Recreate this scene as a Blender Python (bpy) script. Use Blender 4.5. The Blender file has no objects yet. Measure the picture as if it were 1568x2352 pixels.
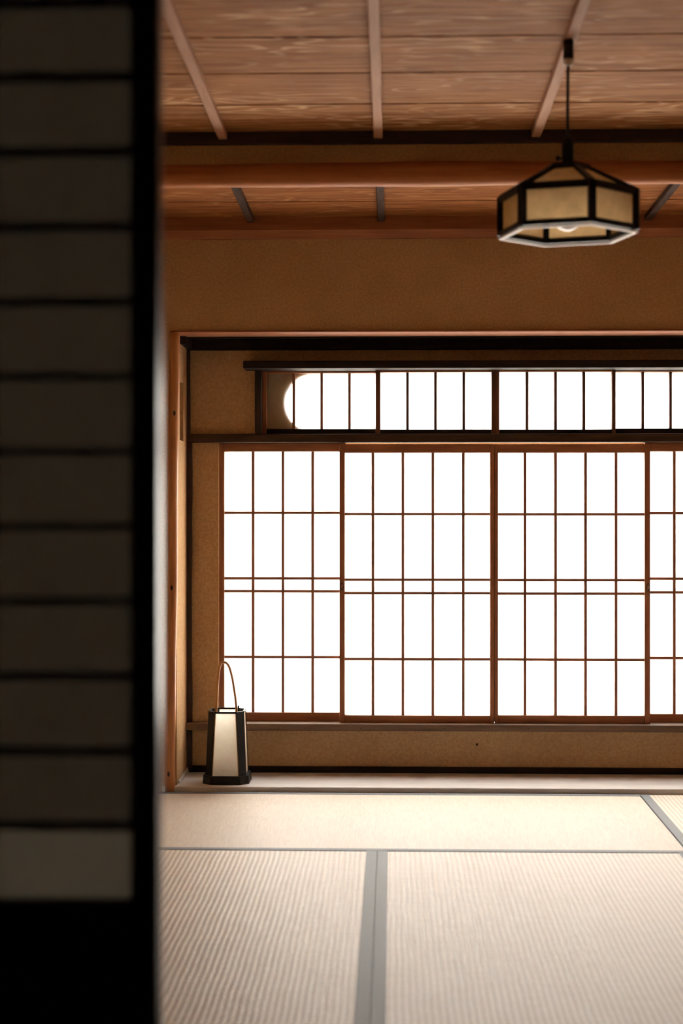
import bpy, bmesh, math, random
from mathutils import Vector, Matrix
random.seed(7)
scene = bpy.context.scene
COL = scene.collection

# ---------------------------------------------------------------- camera
F = 3700.0                      # focal length in pixels of the 1568 x 2352 frame
HZ = 1150.0                     # pixel row of the horizon
VX = 900.0                      # pixel column of the depth vanishing point
EYE = 1.05                      # eye height in metres
YAW = math.atan((VX - 784.0) / F)
cam_d = bpy.data.cameras.new('camera')
cam = bpy.data.objects.new('camera', cam_d)
COL.objects.link(cam)
cam.location = (0, 0, EYE)
cam.rotation_euler = (math.radians(90), 0, YAW)
cam_d.sensor_fit = 'VERTICAL'
cam_d.sensor_height = 36.0
cam_d.sensor_width = 24.0
cam_d.lens = F / 2352.0 * 36.0
cam_d.shift_y = -(1176.0 - HZ) / 2352.0
cam_d.clip_start = 0.02
cam_d.dof.use_dof = True
cam_d.dof.focus_distance = 6.2
cam_d.dof.aperture_fstop = 2.8
scene.camera = cam

# ---------------------------------------------------------------- daylight
SKY = 30.0
world = bpy.data.worlds.new('overcast_sky')
scene.world = world
world.use_nodes = True
world.node_tree.nodes['Background'].inputs[0].default_value = (1.0, 0.975, 0.94, 1)
world.node_tree.nodes['Background'].inputs[1].default_value = SKY

vs = scene.view_settings
vs.view_transform = 'Standard'
vs.look = 'None'
vs.gamma = 1.0
vs.use_curve_mapping = False
vs.exposure = 0.0
cy = scene.cycles
cy.use_denoising = True
cy.max_bounces = 10
cy.diffuse_bounces = 7
cy.glossy_bounces = 4
cy.transmission_bounces = 6
cy.sample_clamp_indirect = 20.0

# ---------------------------------------------------------------- pixel helpers (planes of constant depth)
def PX(px, Y):
    """world X of pixel column px on the plane at depth Y"""
    return Y * math.tan(math.atan((px - 784.0) / F) - YAW)
def PZ(px, py, Y):
    """world Z of pixel (px, py) on the plane at depth Y"""
    X = PX(px, Y)
    d = Y * math.cos(YAW) - X * math.sin(YAW)
    return EYE + (HZ - py) * d / F

# ---------------------------------------------------------------- materials
def newmat(name):
    m = bpy.data.materials.new(name); m.use_nodes = True
    nt = m.node_tree
    return m, nt, nt.nodes['Principled BSDF']
def N(nt, t, **kw):
    n = nt.nodes.new(t)
    for k, v in kw.items(): setattr(n, k, v)
    return n
def ramp(nt, stops):
    n = N(nt, 'ShaderNodeValToRGB')
    e = n.color_ramp.elements
    while len(e) < len(stops): e.new(0.5)
    for s, (p, c) in zip(e, stops):
        s.position = p; s.color = (*c, 1)
    return n
def coords(nt, scale, rnd=7.0):
    """object coordinates, shifted for each object, stretched"""
    tc = N(nt, 'ShaderNodeTexCoord'); oi = N(nt, 'ShaderNodeObjectInfo')
    mul = N(nt, 'ShaderNodeVectorMath', operation='SCALE'); mul.inputs[0].default_value = (rnd, rnd*1.7, rnd*2.3)
    nt.links.new(oi.outputs['Random'], mul.inputs['Scale'])
    add = N(nt, 'ShaderNodeVectorMath', operation='ADD')
    nt.links.new(tc.outputs['Object'], add.inputs[0]); nt.links.new(mul.outputs[0], add.inputs[1])
    mp = N(nt, 'ShaderNodeMapping'); mp.inputs['Scale'].default_value = scale
    nt.links.new(add.outputs[0], mp.inputs['Vector'])
    return mp.outputs['Vector']
def plain(name, col, rough=0.6, spec=0.3, noise=0.0, nscale=40):
    m, nt, b = newmat(name)
    b.inputs['Base Color'].default_value = (*col, 1)
    b.inputs['Roughness'].default_value = rough
    b.inputs['Specular IOR Level'].default_value = spec
    if noise:
        v = coords(nt, (1, 1, 1)); n = N(nt, 'ShaderNodeTexNoise')
        n.inputs['Scale'].default_value = nscale; n.inputs['Detail'].default_value = 4
        nt.links.new(v, n.inputs['Vector'])
        r = ramp(nt, [(0.3, tuple(c*(1-noise) for c in col)), (0.7, tuple(min(1, c*(1+noise)) for c in col))])
        nt.links.new(n.outputs['Fac'], r.inputs['Fac']); nt.links.new(r.outputs['Color'], b.inputs['Base Color'])
    return m
AX = {'X': (1, 14, 14), 'Y': (14, 1, 14), 'Z': (14, 14, 1)}
def wood(name, dark, light, axis='X', rough=0.5, spec=0.35, scale=5.0, bump=0.15):
    m, nt, b = newmat(name)
    v = coords(nt, AX[axis])
    n = N(nt, 'ShaderNodeTexNoise'); n.inputs['Scale'].default_value = scale
    n.inputs['Detail'].default_value = 6; n.inputs['Roughness'].default_value = 0.62
    nt.links.new(v, n.inputs['Vector'])
    r = ramp(nt, [(0.3, dark), (0.72, light)])
    nt.links.new(n.outputs['Fac'], r.inputs['Fac']); nt.links.new(r.outputs['Color'], b.inputs['Base Color'])
    b.inputs['Roughness'].default_value = rough; b.inputs['Specular IOR Level'].default_value = spec
    bp = N(nt, 'ShaderNodeBump'); bp.inputs['Strength'].default_value = bump; bp.inputs['Distance'].default_value = 0.002
    nt.links.new(n.outputs['Fac'], bp.inputs['Height']); nt.links.new(bp.outputs['Normal'], b.inputs['Normal'])
    return m
def figured_cedar(name, dark, mid, pale):
    """flat-sawn ceiling board: bands folded into flame figure along X"""
    m, nt, b = newmat(name)
    v = coords(nt, (1, 1, 1), 9.0)
    mp = N(nt, 'ShaderNodeMapping'); mp.inputs['Scale'].default_value = (2.4, 10.0, 4.0); nt.links.new(v, mp.inputs['Vector'])
    n1 = N(nt, 'ShaderNodeTexNoise'); n1.inputs['Scale'].default_value = 1.0; n1.inputs['Detail'].default_value = 2.5; n1.inputs['Roughness'].default_value = .45
    nt.links.new(mp.outputs[0], n1.inputs['Vector'])
    m1 = N(nt, 'ShaderNodeMath', operation='MULTIPLY'); m1.inputs[1].default_value = 62.0; nt.links.new(n1.outputs['Fac'], m1.inputs[0])
    s1 = N(nt, 'ShaderNodeMath', operation='SINE'); nt.links.new(m1.outputs[0], s1.inputs[0])
    h1 = N(nt, 'ShaderNodeMath', operation='MULTIPLY_ADD'); h1.inputs[1].default_value = .5; h1.inputs[2].default_value = .5
    nt.links.new(s1.outputs[0], h1.inputs[0])
    # fine long fibre
    mp2 = N(nt, 'ShaderNodeMapping'); mp2.inputs['Scale'].default_value = (3, 55, 55); nt.links.new(v, mp2.inputs['Vector'])
    n2 = N(nt, 'ShaderNodeTexNoise'); n2.inputs['Scale'].default_value = 1.5; n2.inputs['Detail'].default_value = 5
    nt.links.new(mp2.outputs[0], n2.inputs['Vector'])
    # large patches where the pale figure shows
    mp3 = N(nt, 'ShaderNodeMapping'); mp3.inputs['Scale'].default_value = (2.2, 5, 5); nt.links.new(v, mp3.inputs['Vector'])
    n3 = N(nt, 'ShaderNodeTexNoise'); n3.inputs['Scale'].default_value = 1.3; n3.inputs['Detail'].default_value = 2
    nt.links.new(mp3.outputs[0], n3.inputs['Vector'])
    base = ramp(nt, [(0.36, dark), (0.64, mid)]); nt.links.new(n2.outputs['Fac'], base.inputs['Fac'])
    rp = ramp(nt, [(0.62, (0, 0, 0)), (0.95, (1, 1, 1))]); nt.links.new(h1.outputs[0], rp.inputs['Fac'])
    r3 = ramp(nt, [(0.44, (0.10, 0.10, 0.10)), (0.66, (0.85, 0.85, 0.85))]); nt.links.new(n3.outputs['Fac'], r3.inputs['Fac'])
    mm = N(nt, 'ShaderNodeMath', operation='MULTIPLY'); nt.links.new(rp.outputs['Color'], mm.inputs[0]); nt.links.new(r3.outputs['Color'], mm.inputs[1])
    mm2 = N(nt, 'ShaderNodeMath', operation='MULTIPLY'); nt.links.new(mm.outputs[0], mm2.inputs[0]); nt.links.new(n2.outputs['Fac'], mm2.inputs[1])
    mm3 = N(nt, 'ShaderNodeMath', operation='MULTIPLY'); nt.links.new(mm2.outputs[0], mm3.inputs[0]); mm3.inputs[1].default_value = 1.5
    mix = N(nt, 'ShaderNodeMixRGB'); nt.links.new(mm3.outputs[0], mix.inputs['Fac'])
    nt.links.new(base.outputs['Color'], mix.inputs['Color1']); mix.inputs['Color2'].default_value = (*pale, 1)
    nt.links.new(mix.outputs['Color'], b.inputs['Base Color'])
    b.inputs['Roughness'].default_value = 0.7; b.inputs['Specular IOR Level'].default_value = 0.07
    bp = N(nt, 'ShaderNodeBump'); bp.inputs['Strength'].default_value = .12; bp.inputs['Distance'].default_value = .002
    nt.links.new(n2.outputs['Fac'], bp.inputs['Height']); nt.links.new(bp.outputs['Normal'], b.inputs['Normal'])
    return m
def plaster(name, c0, c1, rough=0.9):
    m, nt, b = newmat(name)
    tc = N(nt, 'ShaderNodeTexCoord')
    n = N(nt, 'ShaderNodeTexNoise'); n.inputs['Scale'].default_value = 3.0; n.inputs['Detail'].default_value = 5
    n2 = N(nt, 'ShaderNodeTexNoise'); n2.inputs['Scale'].default_value = 130.0; n2.inputs['Detail'].default_value = 3
    geo = N(nt, 'ShaderNodeNewGeometry')
    nt.links.new(geo.outputs['Position'], n.inputs['Vector']); nt.links.new(geo.outputs['Position'], n2.inputs['Vector'])
    r = ramp(nt, [(0.3, c0), (0.7, c1)]); nt.links.new(n.outputs['Fac'], r.inputs['Fac'])
    r2 = ramp(nt, [(0.35, (0.80, 0.78, 0.75)), (0.65, (1, 1, 1))]); nt.links.new(n2.outputs['Fac'], r2.inputs['Fac'])
    mx = N(nt, 'ShaderNodeMixRGB', blend_type='MULTIPLY'); mx.inputs['Fac'].default_value = 1
    nt.links.new(r.outputs['Color'], mx.inputs['Color1']); nt.links.new(r2.outputs['Color'], mx.inputs['Color2'])
    nt.links.new(mx.outputs['Color'], b.inputs['Base Color'])
    b.inputs['Roughness'].default_value = rough; b.inputs['Specular IOR Level'].default_value = 0.1
    bp = N(nt, 'ShaderNodeBump'); bp.inputs['Strength'].default_value = .35; bp.inputs['Distance'].default_value = .003
    nt.links.new(n2.outputs['Fac'], bp.inputs['Height']); nt.links.new(bp.outputs['Normal'], b.inputs['Normal'])
    return m
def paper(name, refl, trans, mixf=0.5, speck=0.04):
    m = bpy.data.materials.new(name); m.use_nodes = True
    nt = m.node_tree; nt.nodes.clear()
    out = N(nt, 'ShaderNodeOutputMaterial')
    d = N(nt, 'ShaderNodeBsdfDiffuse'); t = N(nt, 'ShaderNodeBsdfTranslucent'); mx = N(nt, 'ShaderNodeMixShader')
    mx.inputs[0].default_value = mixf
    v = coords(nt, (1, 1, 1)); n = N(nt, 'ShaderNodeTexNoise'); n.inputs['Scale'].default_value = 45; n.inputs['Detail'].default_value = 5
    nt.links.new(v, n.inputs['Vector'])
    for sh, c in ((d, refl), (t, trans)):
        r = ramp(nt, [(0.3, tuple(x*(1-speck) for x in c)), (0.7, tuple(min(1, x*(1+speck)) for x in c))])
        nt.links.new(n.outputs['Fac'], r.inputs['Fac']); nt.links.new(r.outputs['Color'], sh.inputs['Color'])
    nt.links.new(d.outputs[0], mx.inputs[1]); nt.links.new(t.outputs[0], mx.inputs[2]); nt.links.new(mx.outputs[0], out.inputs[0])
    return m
def tatami_mat_material(name, c_rib, c_groove, along):
    """woven rush: ribs parallel to the long side ('X' or 'Y'), 15 mm apart, fine stems across them"""
    m, nt, b = newmat(name)
    tc = N(nt, 'ShaderNodeTexCoord'); sp = N(nt, 'ShaderNodeSeparateXYZ'); nt.links.new(tc.outputs['Object'], sp.inputs[0])
    across, alongc = ('Y', 'X') if along == 'X' else ('X', 'Y')
    wob = N(nt, 'ShaderNodeTexNoise'); wob.inputs['Scale'].default_value = 6; nt.links.new(tc.outputs['Object'], wob.inputs['Vector'])
    w1 = N(nt, 'ShaderNodeMath', operation='MULTIPLY_ADD'); w1.inputs[1].default_value = .007; nt.links.new(wob.outputs['Fac'], w1.inputs[0]); nt.links.new(sp.outputs[across], w1.inputs[2])
    w2 = N(nt, 'ShaderNodeMath', operation='MULTIPLY'); w2.inputs[1].default_value = 2*math.pi/.0150; nt.links.new(w1.outputs[0], w2.inputs[0])
    sn = N(nt, 'ShaderNodeMath', operation='SINE'); nt.links.new(w2.outputs[0], sn.inputs[0])
    ff = N(nt, 'ShaderNodeMath', operation='MULTIPLY_ADD'); ff.inputs[1].default_value = .5; ff.inputs[2].default_value = .5; nt.links.new(sn.outputs[0], ff.inputs[0])
    mp = N(nt, 'ShaderNodeMapping'); mp.inputs['Scale'].default_value = (260, 18, 18) if along == 'X' else (18, 260, 18)
    nt.links.new(tc.outputs['Object'], mp.inputs['Vector'])
    st = N(nt, 'ShaderNodeTexNoise'); st.inputs['Scale'].default_value = 1; st.inputs['Detail'].default_value = 3; nt.links.new(mp.outputs[0], st.inputs['Vector'])
    r1 = ramp(nt, [(0.05, c_groove), (0.55, c_rib)]); nt.links.new(ff.outputs[0], r1.inputs['Fac'])
    r2 = ramp(nt, [(0.3, (0.84, 0.82, 0.80)), (0.7, (1, 1, 1))]); nt.links.new(st.outputs['Fac'], r2.inputs['Fac'])
    mx = N(nt, 'ShaderNodeMixRGB', blend_type='MULTIPLY'); mx.inputs['Fac'].default_value = 1
    nt.links.new(r1.outputs['Color'], mx.inputs['Color1']); nt.links.new(r2.outputs['Color'], mx.inputs['Color2'])
    nt.links.new(mx.outputs['Color'], b.inputs['Base Color'])
    b.inputs['Roughness'].default_value = .52; b.inputs['Specular IOR Level'].default_value = .4
    hs = N(nt, 'ShaderNodeMath', operation='MULTIPLY_ADD'); hs.inputs[1].default_value = .35; nt.links.new(st.outputs['Fac'], hs.inputs[0]); nt.links.new(ff.outputs[0], hs.inputs[2])
    bp = N(nt, 'ShaderNodeBump'); bp.inputs['Strength'].default_value = .5; bp.inputs['Distance'].default_value = .0012
    nt.links.new(hs.outputs[0], bp.inputs['Height']); nt.links.new(bp.outputs['Normal'], b.inputs['Normal'])
    return m

M = {}
M['plaster'] = plaster('ochre_plaster', (0.49, 0.32, 0.165), (0.58, 0.395, 0.215))
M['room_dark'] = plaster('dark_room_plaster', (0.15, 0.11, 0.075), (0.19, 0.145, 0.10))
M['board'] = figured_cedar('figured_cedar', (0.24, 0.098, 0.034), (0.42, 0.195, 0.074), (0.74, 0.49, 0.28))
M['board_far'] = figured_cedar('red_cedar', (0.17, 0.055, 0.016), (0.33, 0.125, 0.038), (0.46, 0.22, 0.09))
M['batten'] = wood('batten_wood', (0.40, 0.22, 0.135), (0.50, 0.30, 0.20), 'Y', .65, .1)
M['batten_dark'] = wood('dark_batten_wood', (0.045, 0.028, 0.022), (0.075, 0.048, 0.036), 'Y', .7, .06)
M['log'] = wood('peeled_log', (0.36, 0.125, 0.045), (0.56, 0.235, 0.09), 'X', .6, .2, 3)
M['trim_red'] = wood('red_brown_trim', (0.24, 0.085, 0.036), (0.36, 0.14, 0.06), 'X', .42)
M['trim_dark'] = wood('dark_trim', (0.030, 0.016, 0.010), (0.055, 0.028, 0.018), 'X', .5)
M['trim_dark_z'] = wood('dark_post', (0.022, 0.014, 0.010), (0.06, 0.030, 0.018), 'Z', .5)
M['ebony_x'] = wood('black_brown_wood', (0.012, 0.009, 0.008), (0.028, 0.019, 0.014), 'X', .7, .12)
M['ebony_z'] = wood('black_brown_upright', (0.012, 0.009, 0.008), (0.030, 0.020, 0.015), 'Z', .45)
M['sash_x'] = wood('sash_rail_wood', (0.24, 0.095, 0.050), (0.40, 0.18, 0.09), 'X', .45)
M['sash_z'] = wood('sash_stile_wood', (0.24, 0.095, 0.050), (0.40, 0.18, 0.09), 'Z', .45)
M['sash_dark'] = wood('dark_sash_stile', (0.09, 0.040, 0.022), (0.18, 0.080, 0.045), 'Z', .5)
M['sill'] = wood('weathered_sill', (0.085, 0.050, 0.030), (0.19, 0.115, 0.065), 'X', .4, .5)
M['kamoi'] = wood('smoked_lintel', (0.035, 0.022, 0.014), (0.075, 0.046, 0.028), 'X', .7, .12)
M['log_z'] = wood('peeled_post', (0.34, 0.13, 0.045), (0.64, 0.32, 0.13), 'Z', .4, .45, 3.2)
M['grey_board'] = wood('grey_floor_board', (0.46, 0.45, 0.44), (0.63, 0.62, 0.61), 'X', .42, .8, 3)
M['paper'] = paper('shoji_paper', (0.55, 0.54, 0.47), (0.92, 0.91, 0.88), .55)
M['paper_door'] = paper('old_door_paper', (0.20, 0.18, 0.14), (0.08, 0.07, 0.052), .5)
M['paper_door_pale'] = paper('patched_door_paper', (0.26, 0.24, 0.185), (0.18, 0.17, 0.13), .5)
M['paper_lantern'] = paper('lantern_paper', (0.99, 0.95, 0.87), (1.0, 0.95, 0.84), .66)
M['paper_lamp'] = paper('tan_lamp_paper', (0.62, 0.44, 0.22), (0.80, 0.55, 0.26), .5, .12)
M['lacquer'] = plain('black_lacquer', (0.006, 0.005, 0.005), .34, .12)
M['door_wood'] = plain('black_door_wood', (0.006, 0.005, 0.005), .5, .2)
M['black'] = wood('black_stained_wood', (0.005, 0.0045, 0.005), (0.011, 0.010, 0.010), 'Z', .5, .2)
M['black_metal'] = plain('black_metal', (0.006, 0.006, 0.007), .6, .3)
M['white_trim'] = plain('white_lamp_edge', (0.80, 0.77, 0.72), .5, .3)
M['ceramic'] = plain('white_ceramic', (0.8, 0.78, 0.74), .25, .5)
M['bulb'] = plain('opal_bulb', (0.9, 0.88, 0.85), .2, .5)
M['iron'] = plain('dark_iron', (0.035, 0.035, 0.03), .4, .5)
M['rattan'] = wood('bent_cane', (0.42, 0.20, 0.06), (0.56, 0.29, 0.10), 'Z', .45)
M['tan_strip'] = plain('tan_wood_strip', (0.50, 0.33, 0.15), .55)
M['heri'] = plain('blue_grey_cloth', (0.135, 0.155, 0.18), .62, .4, .12, 300)
M['tatami_x'] = tatami_mat_material('rush_long_x', (0.68, 0.61, 0.52), (0.50, 0.425, 0.345), 'X')
M['tatami_y'] = tatami_mat_material('rush_long_y', (0.68, 0.61, 0.52), (0.50, 0.425, 0.345), 'Y')
M['rough_wood'] = wood('rough_brown_wood', (0.12, 0.075, 0.045), (0.20, 0.13, 0.08), 'X', .8, .1)
M['ground'] = plain('pale_gravel', (0.55, 0.53, 0.48), .9, .1, .2, 60)
M['knot'] = plain('dark_knot', (0.035, 0.016, 0.010), .6)

# ---------------------------------------------------------------- mesh helpers
cache = {}
def link(o, parent=None):
    COL.objects.link(o)
    if parent is not None: o.parent = parent
    return o
def wloc(p):
    v = Vector((0, 0, 0))
    while p is not None:
        v += p.location; p = p.parent
    return v
def box_mesh(dx, dy, dz, mat, bev):
    key = (round(dx, 5), round(dy, 5), round(dz, 5), mat, bev)
    if key in cache: return cache[key]
    bm = bmesh.new(); bmesh.ops.create_cube(bm, size=1)
    for v in bm.verts: v.co = Vector((v.co.x*dx, v.co.y*dy, v.co.z*dz))
    if bev: bmesh.ops.bevel(bm, geom=bm.edges[:], offset=min(bev, .3*min(dx, dy, dz)), segments=1, affect='EDGES')
    me = bpy.data.meshes.new('box'); bm.to_mesh(me); bm.free()
    me.materials.append(M[mat]); cache[key] = me
    return me
def box(name, x0, x1, y0, y1, z0, z1, mat, parent=None, bev=0.0015, rot=None):
    me = box_mesh(abs(x1-x0), abs(y1-y0), abs(z1-z0), mat, bev)
    o = bpy.data.objects.new(name, me)
    o.location = Vector(((x0+x1)/2, (y0+y1)/2, (z0+z1)/2)) - wloc(parent)
    if rot: o.rotation_euler = rot
    return link(o, parent)
def obj_from(name, bm, mat, parent=None, loc=(0, 0, 0), smooth=False):
    bmesh.ops.recalc_face_normals(bm, faces=bm.faces[:])
    if smooth:
        for f in bm.faces: f.smooth = True
    me = bpy.data.meshes.new(name); bm.to_mesh(me); bm.free()
    me.materials.append(M[mat])
    o = bpy.data.objects.new(name, me); o.location = Vector(loc) - wloc(parent)
    return link(o, parent)
def boxes(name, lst, mat, parent=None):
    """one structural mesh made of several abutting slabs (x0,x1,y0,y1,z0,z1)"""
    bm = bmesh.new()
    for x0, x1, y0, y1, z0, z1 in lst:
        r = bmesh.ops.create_cube(bm, size=1)
        for v in r['verts']:
            v.co = Vector((x0+(v.co.x+.5)*(x1-x0), y0+(v.co.y+.5)*(y1-y0), z0+(v.co.z+.5)*(z1-z0)))
    return obj_from(name, bm, mat, parent)
def empty(name, loc):
    o = bpy.data.objects.new(name, None); o.location = loc; o.empty_display_size = .1
    return link(o)
def struct(o, label=None):
    o['kind'] = 'structure'
    if label: o['label'] = label
    return o
def thing(o, label, cat, group=None):
    o['label'] = label; o['category'] = cat
    if group: o['group'] = group
    return o
def prism(name, pts_a, pts_b, mat, parent=None, smooth=False):
    """solid between two matching polygons"""
    bm = bmesh.new()
    a = [bm.verts.new(p) for p in pts_a]; b = [bm.verts.new(p) for p in pts_b]
    n = len(a)
    bm.faces.new(a); bm.faces.new(b[::-1])
    for i in range(n): bm.faces.new((a[i], a[(i+1) % n], b[(i+1) % n], b[i]))
    c = sum((Vector(p) for p in list(pts_a)+list(pts_b)), Vector())/(2*n)
    for v in bm.verts: v.co -= c
    return obj_from(name, bm, mat, parent, c, smooth)
def slab(name, quad, thick, mat, parent=None):
    q = [Vector(p) for p in quad]
    n = (q[1]-q[0]).cross(q[2]-q[0]).normalized()*thick
    return prism(name, q, [p+n for p in q], mat, parent)
def bar(name, p, q, w, h, mat, parent=None, up=(0, 0, 1)):
    p, q = Vector(p), Vector(q)
    d = (q-p).normalized(); u = Vector(up)
    s = d.cross(u).normalized()*w/2; t = s.cross(d).normalized()*h/2
    A = [p+s+t, p-s+t, p-s-t, p+s-t]; B = [x+(q-p) for x in A]
    return prism(name, A, B, mat, parent)
def tube(name, pts, radii, mat, parent=None, seg=12, flat=1.0, closed=False):
    pts = [Vector(p) for p in pts]
    if not hasattr(radii, '__len__'): radii = [radii]*len(pts)
    bm = bmesh.new(); rings = []
    ref = None
    for i, p in enumerate(pts):
        d = (pts[min(i+1, len(pts)-1)]-pts[max(i-1, 0)]).normalized()
        if ref is None: ref = Vector((0, 1, 0)) if abs(d.y) < .9 else Vector((0, 0, 1))
        s = d.cross(ref).normalized(); t = s.cross(d)
        rings.append([bm.verts.new(p + s*math.cos(2*math.pi*k/seg)*radii[i] + t*math.sin(2*math.pi*k/seg)*radii[i]*flat) for k in range(seg)])
    for a, b in zip(rings, rings[1:]):
        for k in range(seg): bm.faces.new((a[k], a[(k+1) % seg], b[(k+1) % seg], b[k]))
    bm.faces.new(rings[0][::-1]); bm.faces.new(rings[-1])
    c = sum(pts, Vector())/len(pts)
    for v in bm.verts: v.co -= c
    return obj_from(name, bm, mat, parent, c, True)
def lathe(name, prof, mat, parent, loc, seg=20):
    """prof: (r, z) from bottom to top"""
    bm = bmesh.new(); rings = []
    for r, z in prof: rings.append([bm.verts.new((max(r, .0004)*math.cos(2*math.pi*k/seg), max(r, .0004)*math.sin(2*math.pi*k/seg), z)) for k in range(seg)])
    for a, b in zip(rings, rings[1:]):
        for k in range(seg): bm.faces.new((a[k], a[(k+1) % seg], b[(k+1) % seg], b[k]))
    bm.faces.new(rings[0][::-1]); bm.faces.new(rings[-1])
    return obj_from(name, bm, mat, parent, loc, True)

# ================================================================ the setting
XL, XR = -1.02, 1.85            # side walls of the tatami room
YF = 5.80                       # front plane of the alcove wall
YB = 6.12                       # plaster of the window wall
YD = 1.80                       # sliding door between the rooms
XA = -0.78                      # left side of the window alcove
ZB = 0.018                      # alcove board

struct(boxes('ground', [(-14, 14, 6.75, 26, -.5, -.45)], 'ground'), 'pale gravel outside the paper windows')
struct(boxes('floor', [(-2.6, 2.6, -3.1, 6.70, -.12, -.056)], 'rough_wood'), 'dark sub-floor beneath the tatami')

# ceiling: boards in rows, battens under them
def zc(Y): return EYE + 1.094 - .02*(Y-4.82)
def zf(Y): return EYE + 1.015 - .02*(Y-5.75)
ceil = struct(empty('ceiling', (0, 3.3, 2.2)), 'cedar board ceiling with battens')
boxes('ceiling_back', [(XL-.1, XR+.1, YD-.1, 4.84, 2.24, 2.30), (XL-.1, XR+.1, 4.82, 6.7, 2.16, 2.30)], 'rough_wood', ceil)
tilt = math.atan(.02)
ys = [4.775 - .3035*k for k in range(0, 11)]
for a, b in zip(ys[1:], ys):
    yc = (a+b)/2
    box('ceiling_board', XL, XR, a+.005, b-.005, zc(yc), zc(yc)+.012, 'board', ceil, .001, (-tilt, 0, 0))
for xb in (-.968, -.503, -.041, .425, .890, 1.355):
    box('batten', xb-.0135, xb+.0135, 1.76, 4.782, zc(3.27)-.021, zc(3.27), 'batten', ceil, .002, (-tilt, 0, 0))
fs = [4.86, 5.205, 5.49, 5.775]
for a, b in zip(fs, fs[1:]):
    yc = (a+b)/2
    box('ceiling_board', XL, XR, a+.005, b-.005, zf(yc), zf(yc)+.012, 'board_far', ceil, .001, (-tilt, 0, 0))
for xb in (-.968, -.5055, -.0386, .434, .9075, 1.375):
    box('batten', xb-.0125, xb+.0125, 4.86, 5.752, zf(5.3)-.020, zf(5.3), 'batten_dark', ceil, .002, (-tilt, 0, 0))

# the drop between the two ceilings
z1 = PZ(900, 330, 4.79); z2 = PZ(900, 374, 4.82)
struct(box('trim_1', XL, XR, 4.775, 4.84, z1, zc(4.78)+.03, 'trim_dark'), 'dark edge trim of the nearer ceiling')
struct(boxes('wall_drop', [(XL, XR, 4.80, 4.85, z2-.05, zc(4.8)+.03)], 'plaster'), 'narrow dark plaster strip above the round log beam')
logz = PZ(900, 401, 4.80)
lp, lr = [], []
for k in range(49):
    x = XL - .02 + (XR-XL+.04)*k/48
    lp.append((x, 4.80 + .0015*math.sin(3.1*x), logz + .0022*math.sin(2.3*x+.6)))
    lr.append(.0355 + .0012*math.sin(5*x+1) + .0008*math.sin(13*x))
struct(tube('trim_2', lp, lr, 'log', None, 28), 'round peeled log beam under the ceiling step')
# edge trim of the far ceiling: dark upper face, red-brown rounded lower edge
za, zb_, zt = PZ(900, 548, YF-.01), PZ(900, 527, YF-.05), zf(5.77)+.02
tr = struct(empty('trim_3', (0, YF, za)), 'far ceiling edge log with red-brown chamfered lower edge')
prism('upper_face', [(XL, YF-.052, zb_), (XL, YF-.050, zt), (XL, YF+.06, zt), (XL, YF+.06, zb_)], [(XR, YF-.052, zb_), (XR, YF-.050, zt), (XR, YF+.06, zt), (XR, YF+.06, zb_)], 'trim_red', tr)
prism('chamfer', [(XL, YF-.052, zb_), (XL, YF-.012, za), (XL, YF+.06, za), (XL, YF+.06, zb_)], [(XR, YF-.052, zb_), (XR, YF-.012, za), (XR, YF+.06, za), (XR, YF+.06, zb_)], 'trim_red', tr)

# wall above the alcove, and its lintel
zl0 = PZ(900, 762, YF-.02)      # underside of the lintel
zl1 = PZ(900, 758.5, YF)        # foot of the plaster
struct(boxes('wall_upper', [(XL-.1, XR+.1, YF, YF+.10, zl1, za+.04)], 'plaster'), 'ochre plaster wall over the window alcove')
struct(box('trim_4', -.795, XR, YF-.012, YF+.135, zl0, zl1, 'trim_red', None, .003), 'red-brown lintel over the window alcove')
# alcove ceiling: dark board with two ridges, stop trim at the back
ac = struct(empty('ceiling_alcove', (0.5, 6.0, zl0+.02)), 'dark grooved ceiling of the window alcove')
boxes('ceiling_back', [(-.90, XR+.1, YF+.10, YB+.12, zl0+.018, zl0+.06)], 'ebony_x', ac)
for yr in (5.955, 6.01, 6.06): box('ridge', XA, XR, yr, yr+.022, zl0+.002, zl0+.019, 'ebony_x', ac)
zs = PZ(900, 803, YB-.02)
struct(box('trim_5', XA, XR, YB-.03, YB+.01, zs, zl0+.02, 'ebony_x'), 'black-brown stop at the back of the alcove ceiling')
struct(box('trim_6', XA, XA+.022, YF+.11, YB-.02, PZ(414, 791, 5.92), zl0+.02, 'ebony_x'), 'black-brown cleat along the alcove side')

# side walls
struct(boxes('wall_left', [(XL-.10, XL, YD-.1, YF+.1, -.06, 2.3)], 'plaster'), 'ochre plaster wall left of the tatami room')
struct(boxes('wall_right', [(XR, XR+.10, YD-.1, 6.7, -.06, 2.3)], 'plaster'), 'ochre plaster wall right of the tatami room')
struct(boxes('wall_alcove_end', [(XL-.1, -.80, YF, YF+.10, -.06, zl1)], 'plaster'), 'plaster pier beside the peeled post')
# alcove side wall with a slot
sy0, sy1, sz0, sz1 = 5.905, 6.005, PZ(415, 1012, 5.95), PZ(415, 877, 5.95)
struct(boxes('wall_alcove_side', [(XA-.06, XA, YF+.02, sy0, ZB-.03, zl0+.02), (XA-.06, XA, sy1, YB+.01, ZB-.03, zl0+.02),
    (XA-.06, XA, sy0, sy1, ZB-.03, sz0), (XA-.06, XA, sy0, sy1, sz1, zl0+.02)], 'plaster'), 'pale ochre plaster side of the window alcove with a narrow slot')
struct(boxes('wall_slot_back', [(XA-.14, XA-.058, sy0-.03, sy1+.03, sz0-.03, sz1+.03)], 'plaster'), 'dark hollow behind the slot')

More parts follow.
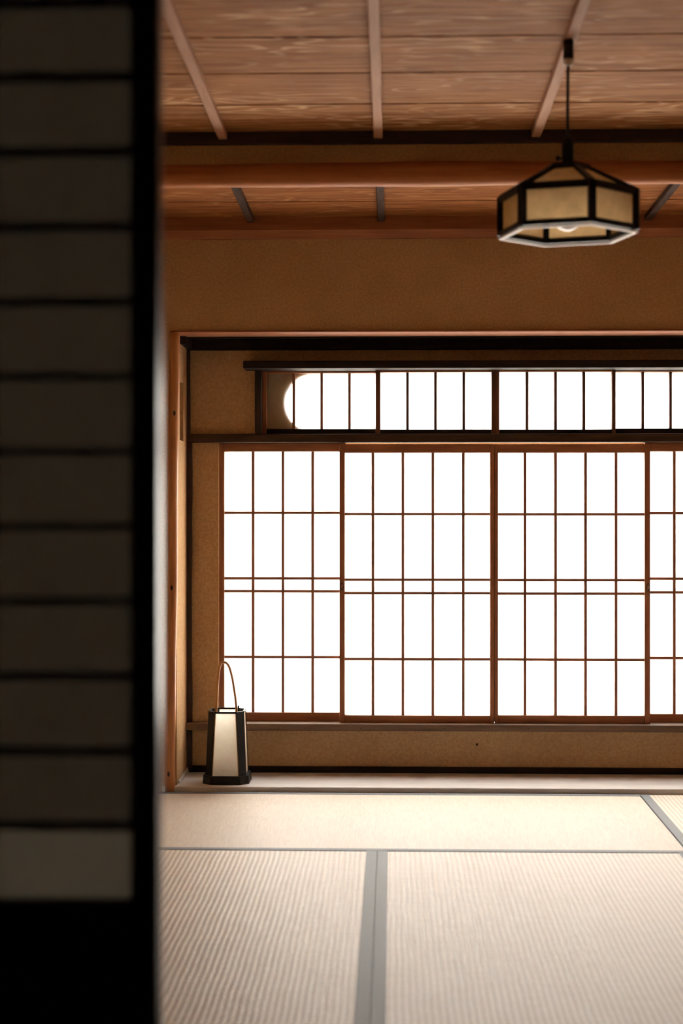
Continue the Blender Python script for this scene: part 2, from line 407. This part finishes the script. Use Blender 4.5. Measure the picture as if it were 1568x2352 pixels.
# window wall: inner skin, with openings for the paper sashes
ysN, ysF = YB-.018, YB+.016         # front faces of near-track and far-track sashes
wx0 = PX(502, YB); wx1 = PX(1830, YB)
tx0 = PX(585, YB)
zsill_b = PZ(1000, 1680, YB-.055); zsill_t = PZ(1000, 1664, YB-.055)
zk0 = PZ(900, 1016, YB-.024); zk1 = PZ(900, 996, YB-.024)
zh0 = PZ(900, 845.5, YB-.115); zh1 = PZ(900, 828, YB-.115)
struct(boxes('wall_back', [
    (XA-.06, XR, YB, YB+.03, -.06, zsill_t-.002),
    (XA-.06, wx0, YB, YB+.06, zsill_t-.002, zk1),
    (wx1, XR, YB, YB+.06, zsill_t-.002, zk1),
    (XA-.06, tx0+.005, YB, YB+.06, zk1-.01, zl0+.02),
    (tx0, XR, YB, YB+.06, zh0+.004, zl0+.02)], 'plaster'), 'ochre plaster window wall')
WB = bpy.data.objects['wall_back']
# outer skin with a wide opening below and a round-ended opening above
yo = YB+.0485
tyc = PZ(656, 926, yo); rr = 67*yo/F*.985; tlx = PX(656, yo)
def outer_skin():
    bm = bmesh.new()
    def sl(x0, x1, z0, z1):
        r = bmesh.ops.create_cube(bm, size=1)
        for v in r['verts']: v.co = Vector((x0+(v.co.x+.5)*(x1-x0), yo+(v.co.y+.5)*.05, z0+(v.co.z+.5)*(z1-z0)))
    sl(-1.2, XR+.1, -.5, PZ(900, 1655, yo)); sl(-1.2, PX(512, yo), PZ(900, 1655, yo), PZ(900, 1022, yo)); sl(PX(1825, yo), XR+.1, PZ(900, 1655, yo), PZ(900, 1022, yo))
    sl(-1.2, XR+.1, PZ(900, 1022, yo), tyc-rr); sl(-1.2, XR+.1, tyc+rr, 2.3)
    sl(-1.2, tlx-.05, tyc-rr, tyc+rr); sl(PX(1800, yo), XR+.1, tyc-rr, tyc+rr)
    # round end
    n = 28; cx = tlx+rr
    arc = [(cx+rr*math.cos(math.pi/2+math.pi*k/n), tyc+rr*math.sin(math.pi/2+math.pi*k/n)) for k in range(n+1)]
    f, b = [], []
    for (x, z) in arc:
        f.append((bm.verts.new((x, yo, z)), bm.verts.new((tlx-.05, yo, z))))
        b.append((bm.verts.new((x, yo+.05, z)), bm.verts.new((tlx-.05, yo+.05, z))))
    for i in range(n):
        bm.faces.new((f[i][0], f[i+1][0], f[i+1][1], f[i][1])); bm.faces.new((b[i][0], b[i+1][0], b[i+1][1], b[i][1]))
        bm.faces.new((f[i][0], f[i+1][0], b[i+1][0], b[i][0]))
    return obj_from('wall_outer', bm, 'plaster')
struct(outer_skin(), 'outer wall skin with a round-ended opening behind the upper paper windows')

# woodwork of the window wall
tr7 = struct(box('trim_7', XA-.004, XR, YB-.024, YB+.062, zk1, zk0, 'kamoi', None, .002), 'smoked wooden lintel between lower and upper paper windows')
sl_ = struct(box('trim_8', XA-.004, XR, YB-.055, YB+.062, zsill_b, zsill_t, 'sill', None, .002), 'weathered wooden sill under the lower paper windows')
struct(box('trim_9', PX(558, YB-.115), XR, YB-.115, YB+.062, zh0, zh1, 'ebony_x', None, .002), 'black-brown head rail over the upper paper windows')
struct(box('trim_10', PX(585, YB-.025), PX(600, YB-.025), YB-.025, YB+.062, zk1-.001, zh0+.001, 'ebony_z', None, .002), 'black-brown jamb left of the upper paper windows')
def dots(parent, yf, pts, nm='nail_head', r=.0022):
    for px, py in pts:
        bm = bmesh.new(); bmesh.ops.create_cone(bm, cap_ends=True, segments=8, radius1=r, radius2=r*.8, depth=.0016, matrix=Matrix.Rotation(math.pi/2, 4, 'X'))
        obj_from(nm, bm, 'knot', parent, (PX(px, yf), yf-.0003, PZ(px, py, yf)))
dots(tr7, YB-.024, [(634, 1005), (812, 1004), (992, 1004), (1172, 1003.5), (1351, 1004), (1531, 1004)])
dots(sl_, YB-.055, [(457, 1669), (640, 1672), (828, 1673), (1020, 1673), (1213, 1673.5), (1432, 1675)])
def corner_strip(name, x0, x1, z0, z1, wav, lab):
    bm = bmesh.new(); n = 24; L, R = [], []
    for k in range(n+1):
        z = z0+(z1-z0)*k/n
        w = wav*(math.sin(7*z)+.6*math.sin(23*z+1)+.4*random.uniform(-1, 1))
        L.append([bm.verts.new((x0-.012, y, z)) for y in (YB-.022, YB+.01)])
        R.append([bm.verts.new((x1+w, y, z)) for y in (YB-.018, YB+.01)])
    for k in range(n):
        bm.faces.new((L[k][0], R[k][0], R[k+1][0], L[k+1][0])); bm.faces.new((R[k][0], R[k][1], R[k+1][1], R[k+1][0]))
        bm.faces.new((L[k][0], L[k][1], L[k+1][1], L[k+1][0])); bm.faces.new((L[k][1], R[k][1], R[k+1][1], L[k+1][1]))
    bm.faces.new((L[0][0], R[0][0], R[0][1], L[0][1])); bm.faces.new((L[n][0], R[n][0], R[n][1], L[n][1]))
    return struct(obj_from(name, bm, 'trim_dark_z'), lab)
dots(WB, YB, [(1095, 1710)], 'dark_spot', .005)
corner_strip('trim_11', XA, PX(440, YB-.02), ZB, zk0, .0012, 'dark wavy corner post between alcove side and window wall')
corner_strip('trim_12', XA, PX(436, YB-.02), zk1, zs, .0006, 'thin dark corner strip above the smoked lintel')
struct(box('base_strip_back', XA, XR, YB-.016, YB+.002, ZB, PZ(900, 1762, YB-.015), 'ebony_x'), 'black base strip under the ochre window wall')  # even black strip along the foot of the window wall
struct(prism('baseboard_side', [(XA-.002, YF+.06, ZB), (XA+.007, YF+.06, ZB), (XA+.002, YF+.06, ZB+.012)], [(XA-.002, YB, ZB), (XA+.010, YB, ZB), (XA+.004, YB, ZB+.022)], 'grey_board'), 'worn grey strip at the foot of the alcove side')
fb = struct(box('floor_alcove', XA-.05, XR, YF-.005, YB+.02, -.05, ZB, 'grey_board', None, .002), 'grey weathered board of the window alcove')

# peeled post at the alcove corner
pts, rad = [], []
for k in range(41):
    z = -.02 + (zl0+.004+.02)*k/40
    px_r = 401.5 + (412-401.5)*(z/zl0) + .8*math.sin(9*z+1) - 2.0*math.exp(-((z-.13)/.10)**2)
    r = .0185 + .0012*math.sin(6*z+.5)
    pts.append((PX(px_r, YF-.005)-r, YF+.004, z)); rad.append(r)
post = struct(tube('trim_13', pts, rad, 'log_z', None, 24), 'orange-brown peeled post with dark knots at the alcove corner')
for pyk, dx in ((936, .004), (1326, -.002), (1745, -.002)):
    zk = PZ(400, pyk, YF-.01); i = min(40, max(0, int(zk/zl0*40)))
    c = Vector(pts[i]); rk = rad[i]
    bm = bmesh.new(); bmesh.ops.create_uvsphere(bm, u_segments=12, v_segments=8, radius=1)
    for v in bm.verts: v.co = Vector((v.co.x*.0048, v.co.y*.0028, v.co.z*.0095))
    obj_from('knot', bm, 'knot', post, c+Vector((dx, -rk+.001, 0)), True)

# ---------------------------------------------------------------- paper sashes
def sash(name, label, yf, th, px0, px1, py_top, py_pt, py_pb, py_bot, stile_l, stile_r, bars, rows, refx=900, mats=('sash_x', 'sash_z'), dark_bottom=None, bw=6.5):
    """paper sash in its track: outline and bars given by pixel columns/rows on the plane of its front face"""
    X = lambda p: PX(p, yf); Z = lambda p: PZ(refx, p, yf)
    root = struct(empty(name, ((X(px0)+X(px1))/2, yf, Z(py_bot))), label)
    mx, mz = mats
    yb = yf+th
    box('stile', X(px0), X(px0+stile_l), yf, yb, Z(py_bot), Z(py_top), mz, root)
    box('stile', X(px1-stile_r), X(px1), yf, yb, Z(py_bot), Z(py_top), mz, root)
    xa, xb = X(px0+stile_l), X(px1-stile_r)
    box('top_rail', xa, xb, yf+.002, yb, Z(py_pt), Z(py_top), mx, root)
    box('bottom_rail', xa, xb, yf+.002, yb, Z(py_bot), Z(py_pb), dark_bottom or mx, root)
    hw = bw/2*yf/F
    for b in bars: box('upright_muntin', X(b)-hw, X(b)+hw, yf+.007, yb-.002, Z(py_pb), Z(py_pt), mz, root, .0008)
    for r in rows: box('cross_muntin', xa, xb, yf+.010, yb-.003, Z(r)-hw*.95, Z(r)+hw*.95, mx, root, .0008)
    xs = [xa]+[X(b) for b in bars]+[xb]; zs_ = [Z(py_pb)]+sorted(Z(r) for r in rows)+[Z(py_pt)]
    for i in range(len(xs)-1):
        for j in range(len(zs_)-1):
            e0 = .002 if i == 0 else 0; e1 = .002 if i == len(xs)-2 else 0
            bz0 = .002 if j == 0 else 0; bz1 = .002 if j == len(zs_)-2 else 0
            q = [(xs[i]-e0, yb-.0012, zs_[j]-bz0), (xs[i+1]+e1, yb-.0012, zs_[j]-bz0), (xs[i+1]+e1, yb-.0012, zs_[j+1]+bz1), (xs[i]-e0, yb-.0012, zs_[j+1]+bz1)]
            c = sum((Vector(p) for p in q), Vector())/4
            bm = bmesh.new(); bm.faces.new([bm.verts.new(Vector(p)-c) for p in q])
            obj_from('paper_pane', bm, 'paper', root, c)
    return root
TH = .030
s1 = sash('window_1', 'lower paper window with four columns of panes beside the ochre wall strip', ysF, TH, 501, 794, 1018, 1037.5, 1636.5, 1657, 14, 11, (580.5, 649, 717.5), (1178, 1329, 1358.5, 1510), 650)
s2 = sash('window_2', 'lower paper window with an iron finger pull on its stile by window of four columns', ysN, TH, 779, 1134.6, 1020, 1040, 1643.5, 1662, 12.5, 9.5, (856, 925, 994, 1064), (1181, 1332, 1363, 1515), 950)
s3 = sash('window_3', 'lower paper window with a finger pull bearing a pale hooked scratch', ysN, TH, 1135.8, 1493, 1020, 1040, 1643.5, 1662, 8, 13, (1206, 1276, 1345, 1415), (1181.5, 1333, 1364, 1516), 1300)
s4 = sash('window_4', 'lower paper window cut by the picture edge, partly behind its neighbour', ysF, TH, 1480, 1828, 1017, 1037, 1640, 1660, 13, 12, (1549, 1618, 1687, 1756), (1178.5, 1329.5, 1361, 1512), 1520)
t1 = sash('window_5', 'upper paper window half shaded around a bright round-ended patch', ysF, TH, 600, 876, 848, 857, 985, 996, 12, 10, (674, 738, 802), (), 730, ('sash_x', 'sash_z'), 'ebony_x', 6.3)
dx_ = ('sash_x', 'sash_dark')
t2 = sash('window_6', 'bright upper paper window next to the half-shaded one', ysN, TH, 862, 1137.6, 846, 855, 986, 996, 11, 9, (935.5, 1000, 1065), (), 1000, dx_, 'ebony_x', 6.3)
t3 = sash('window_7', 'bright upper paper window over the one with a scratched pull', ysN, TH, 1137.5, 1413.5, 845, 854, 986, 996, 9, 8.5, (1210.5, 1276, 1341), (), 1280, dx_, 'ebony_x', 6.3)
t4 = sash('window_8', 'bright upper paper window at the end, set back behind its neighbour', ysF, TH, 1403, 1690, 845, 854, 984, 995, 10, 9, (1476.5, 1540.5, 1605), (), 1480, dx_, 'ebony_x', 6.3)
def pull(root, px, py, kind):
    yf = ysN; c = Vector((PX(px, yf), yf, PZ(px, py, yf)))
    bm = bmesh.new(); n = 20; a, b = [], []
    for k in range(n):
        t = 2*math.pi*k/n
        a.append(bm.verts.new((.0072*math.cos(t), -.0016, .0150*math.sin(t)))); b.append(bm.verts.new((.0076*math.cos(t), .002, .0155*math.sin(t))))
    inner = [bm.verts.new((v.co.x*.72, -.0016, v.co.z*.8)) for v in a]; deep = [bm.verts.new((v.co.x*.66, .0016, v.co.z*.76)) for v in a]
    for k in range(n):
        j = (k+1) % n
        bm.faces.new((b[k], b[j], a[j], a[k])); bm.faces.new((a[k], a[j], inner[j], inner[k])); bm.faces.new((inner[k], inner[j], deep[j], deep[k]))
    bm.faces.new(deep)
    p = obj_from('finger_pull', bm, 'iron', root, c, True); p['label'] = 'dark iron oval finger pull'
    if kind == 0: path = [(-.0055, -.0024, -.0005), (.006, -.0024, .0035)]
    else: path = [(-.004, -.0024, -.0095), (-.002, -.0024, -.006), (.0008, -.0024, -.0045), (.0008, -.0024, .001), (-.001, -.0024, .003), (.003, -.0024, .0045), (.0045, -.0024, .003), (.004, -.0024, -.004)]
    tube('scratch', [c+Vector(q) for q in path], .0005, 'ceramic', p, 6)
box('gap_light_stop', PX(1131, ysN), PX(1139, ysN), ysN+TH, ysN+TH+.003, PZ(1135, 1660, ysN), PZ(1135, 1021, ysN), 'sash_z', s2, .0005)  # strip added behind the gap between the two sashes to block light from outside
pull(s2, 785, 1347, 0); pull(s3, 1488, 1349, 1)

# ---------------------------------------------------------------- near sliding door
dl, dr = -1.16, PX(362, YD)
dth = .042
droot = struct(empty('door_1', ((dl+dr)/2, YD, 0)), 'dark sliding paper door in the foreground')
box('stile', PX(300, YD), dr, YD, YD+dth, .004, 1.78, 'lacquer', droot, .002)
box('stile', dl, dl+.032, YD, YD+dth, .004, 1.78, 'lacquer', droot, .002)
zp0 = PZ(200, 2075, YD)
box('top_rail', dl, PX(300, YD), YD+.002, YD+dth-.002, 1.74, 1.78, 'door_wood', droot)
box('kick_panel', dl, PX(300, YD), YD+.006, YD+dth-.006, .004, zp0-.03, 'door_wood', droot)
box('middle_rail', dl, PX(300, YD), YD+.002, YD+dth-.002, zp0-.03, zp0, 'door_wood', droot)
step = 173.2
rowz = [PZ(200, 1903-step*k, YD) for k in range(0, 14)]
rowz = [z for z in rowz if z < 1.72]
for z in rowz: box('cross_muntin', dl, PX(300, YD), YD+.004, YD+.022, z-.0042, z+.0042, 'door_wood', droot, .0008)
vx = [PX(0, YD)-.012-.26*k for k in range(0, 3)]
for x in vx: box('upright_muntin', x-.0042, x+.0042, YD+.003, YD+.020, zp0, 1.74, 'door_wood', droot, .0008)
zz = [zp0]+rowz+[1.74]
xx = [dl+.01]+sorted(v for v in vx if v > dl+.03)+[PX(300, YD)]
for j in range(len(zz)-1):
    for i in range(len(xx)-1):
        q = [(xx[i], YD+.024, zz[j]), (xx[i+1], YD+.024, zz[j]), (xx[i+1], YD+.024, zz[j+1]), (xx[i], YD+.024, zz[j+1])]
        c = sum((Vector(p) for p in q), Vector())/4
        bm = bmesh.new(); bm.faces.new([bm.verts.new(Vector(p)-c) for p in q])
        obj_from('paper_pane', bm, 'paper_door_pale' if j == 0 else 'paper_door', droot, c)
# surrounding partition and the dark room the camera stands in
struct(boxes('wall_front', [(-2.6, 2.6, YD-.06, YD+.10, 1.78, 2.3), (-2.6, -1.10, YD+.05, YD+.10, -.06, 1.80), (.72, 2.6, YD-.04, YD+.10, -.06, 1.80)], 'room_dark'), 'dark partition around the sliding door')
struct(box('trim_14', -2.6, 2.6, YD-.06, 1.925, -.06, .003, 'trim_dark'), 'dark wooden threshold under the sliding door')
struct(boxes('wall_dark_room', [(-2.7, -2.6, -3.1, YD+.1, -.1, 2.3), (2.6, 2.7, -3.1, YD+.1, -.1, 2.3), (-2.7, 2.7, -3.2, -3.1, -.1, 2.3)], 'room_dark'), 'walls of the dark room behind the camera')
struct(boxes('ceiling_dark_room', [(-2.7, 2.7, -3.2, YD+.1, 2.28, 2.34)], 'room_dark'), 'ceiling of the dark room')
struct(boxes('roof', [(-2.9, 2.9, -3.3, 6.55, 2.34, 2.42)], 'room_dark'), 'roof slab over both rooms')
struct(boxes('wall_left_outer', [(XL-.20, XL-.10, YD-.1, 6.36, -.12, 2.34), (XR+.10, XR+.2, YD-.1, 6.36, -.12, 2.34)], 'room_dark'), 'outer side walls')

# ---------------------------------------------------------------- tatami mats
def mat(label, x0, x1, y0, y1, along, group=None):
    root = empty('tatami_mat', ((x0+x1)/2, (y0+y1)/2, -.055))
    g = .0007
    x0 += g; x1 -= g; y0 += g; y1 -= g
    box('rush_cover', x0, x1, y0, y1, -.055, 0, 'tatami_x' if along == 'X' else 'tatami_y', root, .004)
    w = .031
    if along == 'X':
        for a, b in ((y0-.0006, y0+w), (y1-w, y1+.0006)): box('border_cloth', x0+.0005, x1-.0005, a, b, -.054, .0012, 'heri', root, .0012)
    else:
        for a, b in ((x0-.0006, x0+w), (x1-w, x1+.0006)): box('border_cloth', a, b, y0+.0005, y1-.0005, -.054, .0012, 'heri', root, .0012)
    return thing(root, label, 'tatami mat', group)
sx = PX(866, 4.83); y0_, y1_ = 4.828, 5.783
rx = PX(1471, 5.765)
mat('bright tatami mat lying lengthwise along the grey alcove board', rx-1.91, rx, y0_, y1_, 'X')
mat('tatami mat at the end of the bright one, grey-blue border along their joint', rx, XR+.01, y0_-.955, y1_, 'Y')
mat('tatami mat under the hanging lamp, right of the double grey-blue border', sx, rx, y0_-1.91, y0_, 'Y')
mat('tatami mat beside the dark sliding door, left of the double grey-blue border', sx-.955, sx, y0_-1.91, y0_, 'Y')
mat('tatami mat behind the sliding door threshold', sx-.955, rx, y0_-2.87, y0_-1.91, 'X')
mat('tatami mat by the right wall', rx, XR+.01, y0_-2.87, y0_-.957, 'Y')

# ---------------------------------------------------------------- floor lantern on the alcove board
lc = Vector((PX(521, 5.90), 5.915, ZB))
lant = thing(empty('floor_lantern', lc), 'black-framed paper floor lantern with a bent cane handle on the grey alcove board', 'lantern')
def octo(hw, ch, z):
    a = hw-ch
    return [lc+Vector(p) for p in ((-a, -hw, z), (a, -hw, z), (hw, -a, z), (hw, a, z), (a, hw, z), (-a, hw, z), (-hw, a, z), (-hw, -a, z))]
HB, HT = .030, .262
prism('base', octo(.085, .030, .0), octo(.0825, .029, HB), 'black', lant)
B = octo(.0745, .024, HB-.001); T = octo(.0655, .0265, HT)
Bi = octo(.0690, .022, HB-.001); Ti = octo(.0600, .0245, HT)
for i in (1, 3, 5, 7):          # chamfered corner boards
    j = (i+1) % 8
    prism('corner_board', [B[i], B[j], Bi[j], Bi[i]], [T[i], T[j], Ti[j], Ti[i]], 'black', lant)
def lerp(a, b, t): return a+(b-a)*t
for i in (0, 2, 4, 6):
    j = i+1
    n = (Vector(((B[i]+B[j])/2))-lc); n.z = 0; n.normalize()
    # paper between narrow tan strips
    b0, b1, t0, t1_ = B[i]-n*.004, B[j]-n*.004, T[i]-n*.004, T[j]-n*.004
    bm = bmesh.new(); q = [b0, b1, t1_, t0]; c = sum(q, Vector())/4
    bm.faces.new([bm.verts.new(p-c) for p in q]); obj_from('paper_panel', bm, 'paper_lantern', lant, c)
    for s0, s1_, e0, e1 in ((b0, t0, b1, t1_), (b1, t1_, b0, t0)):
        a_, b_ = lerp(s0, e0, .045), lerp(s1_, e1, .05)
        prism('paper_strip', [s0-n*.001, a_-n*.001, a_+n*.0015, s0+n*.0015], [s1_-n*.001, b_-n*.001, b_+n*.0015, s1_+n*.0015], 'tan_strip', lant)
    prism('top_rail', [lerp(T[i], B[i], .026), lerp(T[j], B[j], .026), lerp(Ti[j], Bi[j], .026), lerp(Ti[i], Bi[i], .026)], [T[i]+Vector((0,0,.0008)), T[j]+Vector((0,0,.0008)), Ti[j]+Vector((0,0,.0008)), Ti[i]+Vector((0,0,.0008))], 'black', lant)
hp = [(385, 960), (388, 900), (400, 700), (411, 520), (420, 400), (429, 300), (440, 230), (453, 188), (472, 161), (495, 148), (515, 145), (540, 151), (562, 167), (583, 195), (602, 235), (620, 295), (650, 420), (672, 560), (690, 680), (706, 820), (716, 960)]
yh = 5.885
tube('handle', [(PX(440+a/6.918, yh), yh, PZ(520, 1500+b/6.918, yh)) for a, b in hp], .0046, 'rattan', lant, 10)
kx = PX(547.5, 5.96)
box('knob', kx-.003, kx+.003, 5.955, 5.963, lc.z+HT-.012, PZ(547, 1620, 5.96), 'black', lant)
lathe('bulb', [(.012, 0), (.013, .03), (.012, .035), (.024, .06), (.026, .075), (.018, .095), (.002, .1)], 'bulb', lant, lc+Vector((0, 0, HB)), 16)

# ---------------------------------------------------------------- hanging lamp
LY = 3.84; lx = PX(1303, LY); lz = PZ(1303, 538, LY)
lo = Vector((lx, LY, lz))
lamp = thing(empty('pendant_lamp', lo), 'hexagonal paper pendant lamp with black frame hanging from the ceiling batten', 'lamp')
A0 = math.radians(-16.3)
def hexa(r, z): return [lo+Vector((r*math.cos(A0-k*math.pi/3), r*math.sin(A0-k*math.pi/3), z)) for k in range(6)]
R = .161; HS = .092; RT = .052; HR = .152
H0, H1, H2 = hexa(R, 0.003), hexa(R, HS), hexa(RT, HR)
for k in range(6):
    j = (k+1) % 6
    out = ((H0[k]+H0[j])/2-lo); out.z = 0; out.normalize()
    bar('post', H0[k], H1[k]+Vector((0, 0, .004)), .016, .016, 'black', lamp, up=(H0[k]-lo))
    bar('bottom_rail', H0[k]+Vector((0, 0, .005)), H0[j]+Vector((0, 0, .005)), .012, .012, 'black', lamp)
    bar('top_rail', H1[k], H1[j], .014, .016, 'black', lamp)
    bar('roof_rib', H1[k]+Vector((0, 0, .004)), H2[k], .012, .012, 'black', lamp)
    bar('collar_rail', H2[k], H2[j], .010, .012, 'black', lamp)
    i0, i1 = lo+(H0[k]-lo)*.955, lo+(H0[j]-lo)*.955
    a = [H0[k]+(H0[k]-lo)*.035, H0[j]+(H0[j]-lo)*.035, lo+(H0[j]-lo)*.955, lo+(H0[k]-lo)*.955]
    a = [Vector((p.x, p.y, lz-.005)) for p in a]
    prism('edge_strip', a, [p+Vector((0, 0, .004)) for p in a], 'white_trim', lamp)['label'] = 'white underside edge'
    for nm, q in (('paper_panel', [H0[k], H0[j], H1[j], H1[k]]), ('roof_panel', [H1[k], H1[j], H2[j], H2[k]])):
        q = [p-out*.002 for p in q]; c = sum(q, Vector())/4
        bm = bmesh.new(); bm.faces.new([bm.verts.new(p-c) for p in q]); obj_from(nm, bm, 'paper_lamp', lamp, c)
cap = [p+Vector((0, 0, .004)) for p in hexa(RT+.002, HR)]
prism('top_plate', cap, [p+Vector((0, 0, .007)) for p in cap], 'black', lamp)
zt0 = lz+HR+.006; zt1 = PZ(1303, 318, LY)
hold = lathe('cord_holder', [(.010, 0), (.014, .004), (.014, zt1-zt0-.006), (.009, zt1-zt0), (.004, zt1-zt0+.004)], 'black_metal', lamp, (lx, LY, zt0), 18)
bar('thumb_screw', (lx-.012, LY, zt0+.022), (lx-.019, LY, zt0+.022), .005, .005, 'black_metal', hold)
bar('screw_wing', (lx-.019, LY, zt0+.022), (lx-.028, LY, zt0+.022), .004, .013, 'black_metal', hold)
zc1 = PZ(1305, 152, LY)
ztop = zc(LY)-.021
cxl = .425
tube('cord', [(lx, LY, zt1-.005), (lx+.0005, LY, (zt1+zc1)/2), (lx+.0014, LY, zc1+.01)], .0038, 'black_metal', lamp, 10)
zmid = PZ(1305, 137, LY)
lathe('ceramic_tip', [(.006, 0), (.0105, .004), (.0115, .010), (.0115, zmid-zc1+.004)], 'ceramic', lamp, (lx+.002, LY, zc1), 18)
lathe('ceiling_plug', [(.0112, 0), (.0125, .003), (.0125, ztop-zmid)], 'black_metal', lamp, (lx+.002, LY, zmid), 18)
lathe('bulb_socket', [(.016, 0), (.018, .03), (.018, .055), (.01, HR-.086)], 'ceramic', lamp, (lx, LY, lz+.088), 16)
bz = lz+.008; rb = .040
lathe('bulb', [(rb*math.sin(math.pi*k/14), rb-rb*math.cos(math.pi*k/14)) for k in range(12)]+[(.016, .082)], 'bulb', lamp, (lx, LY, bz), 24)
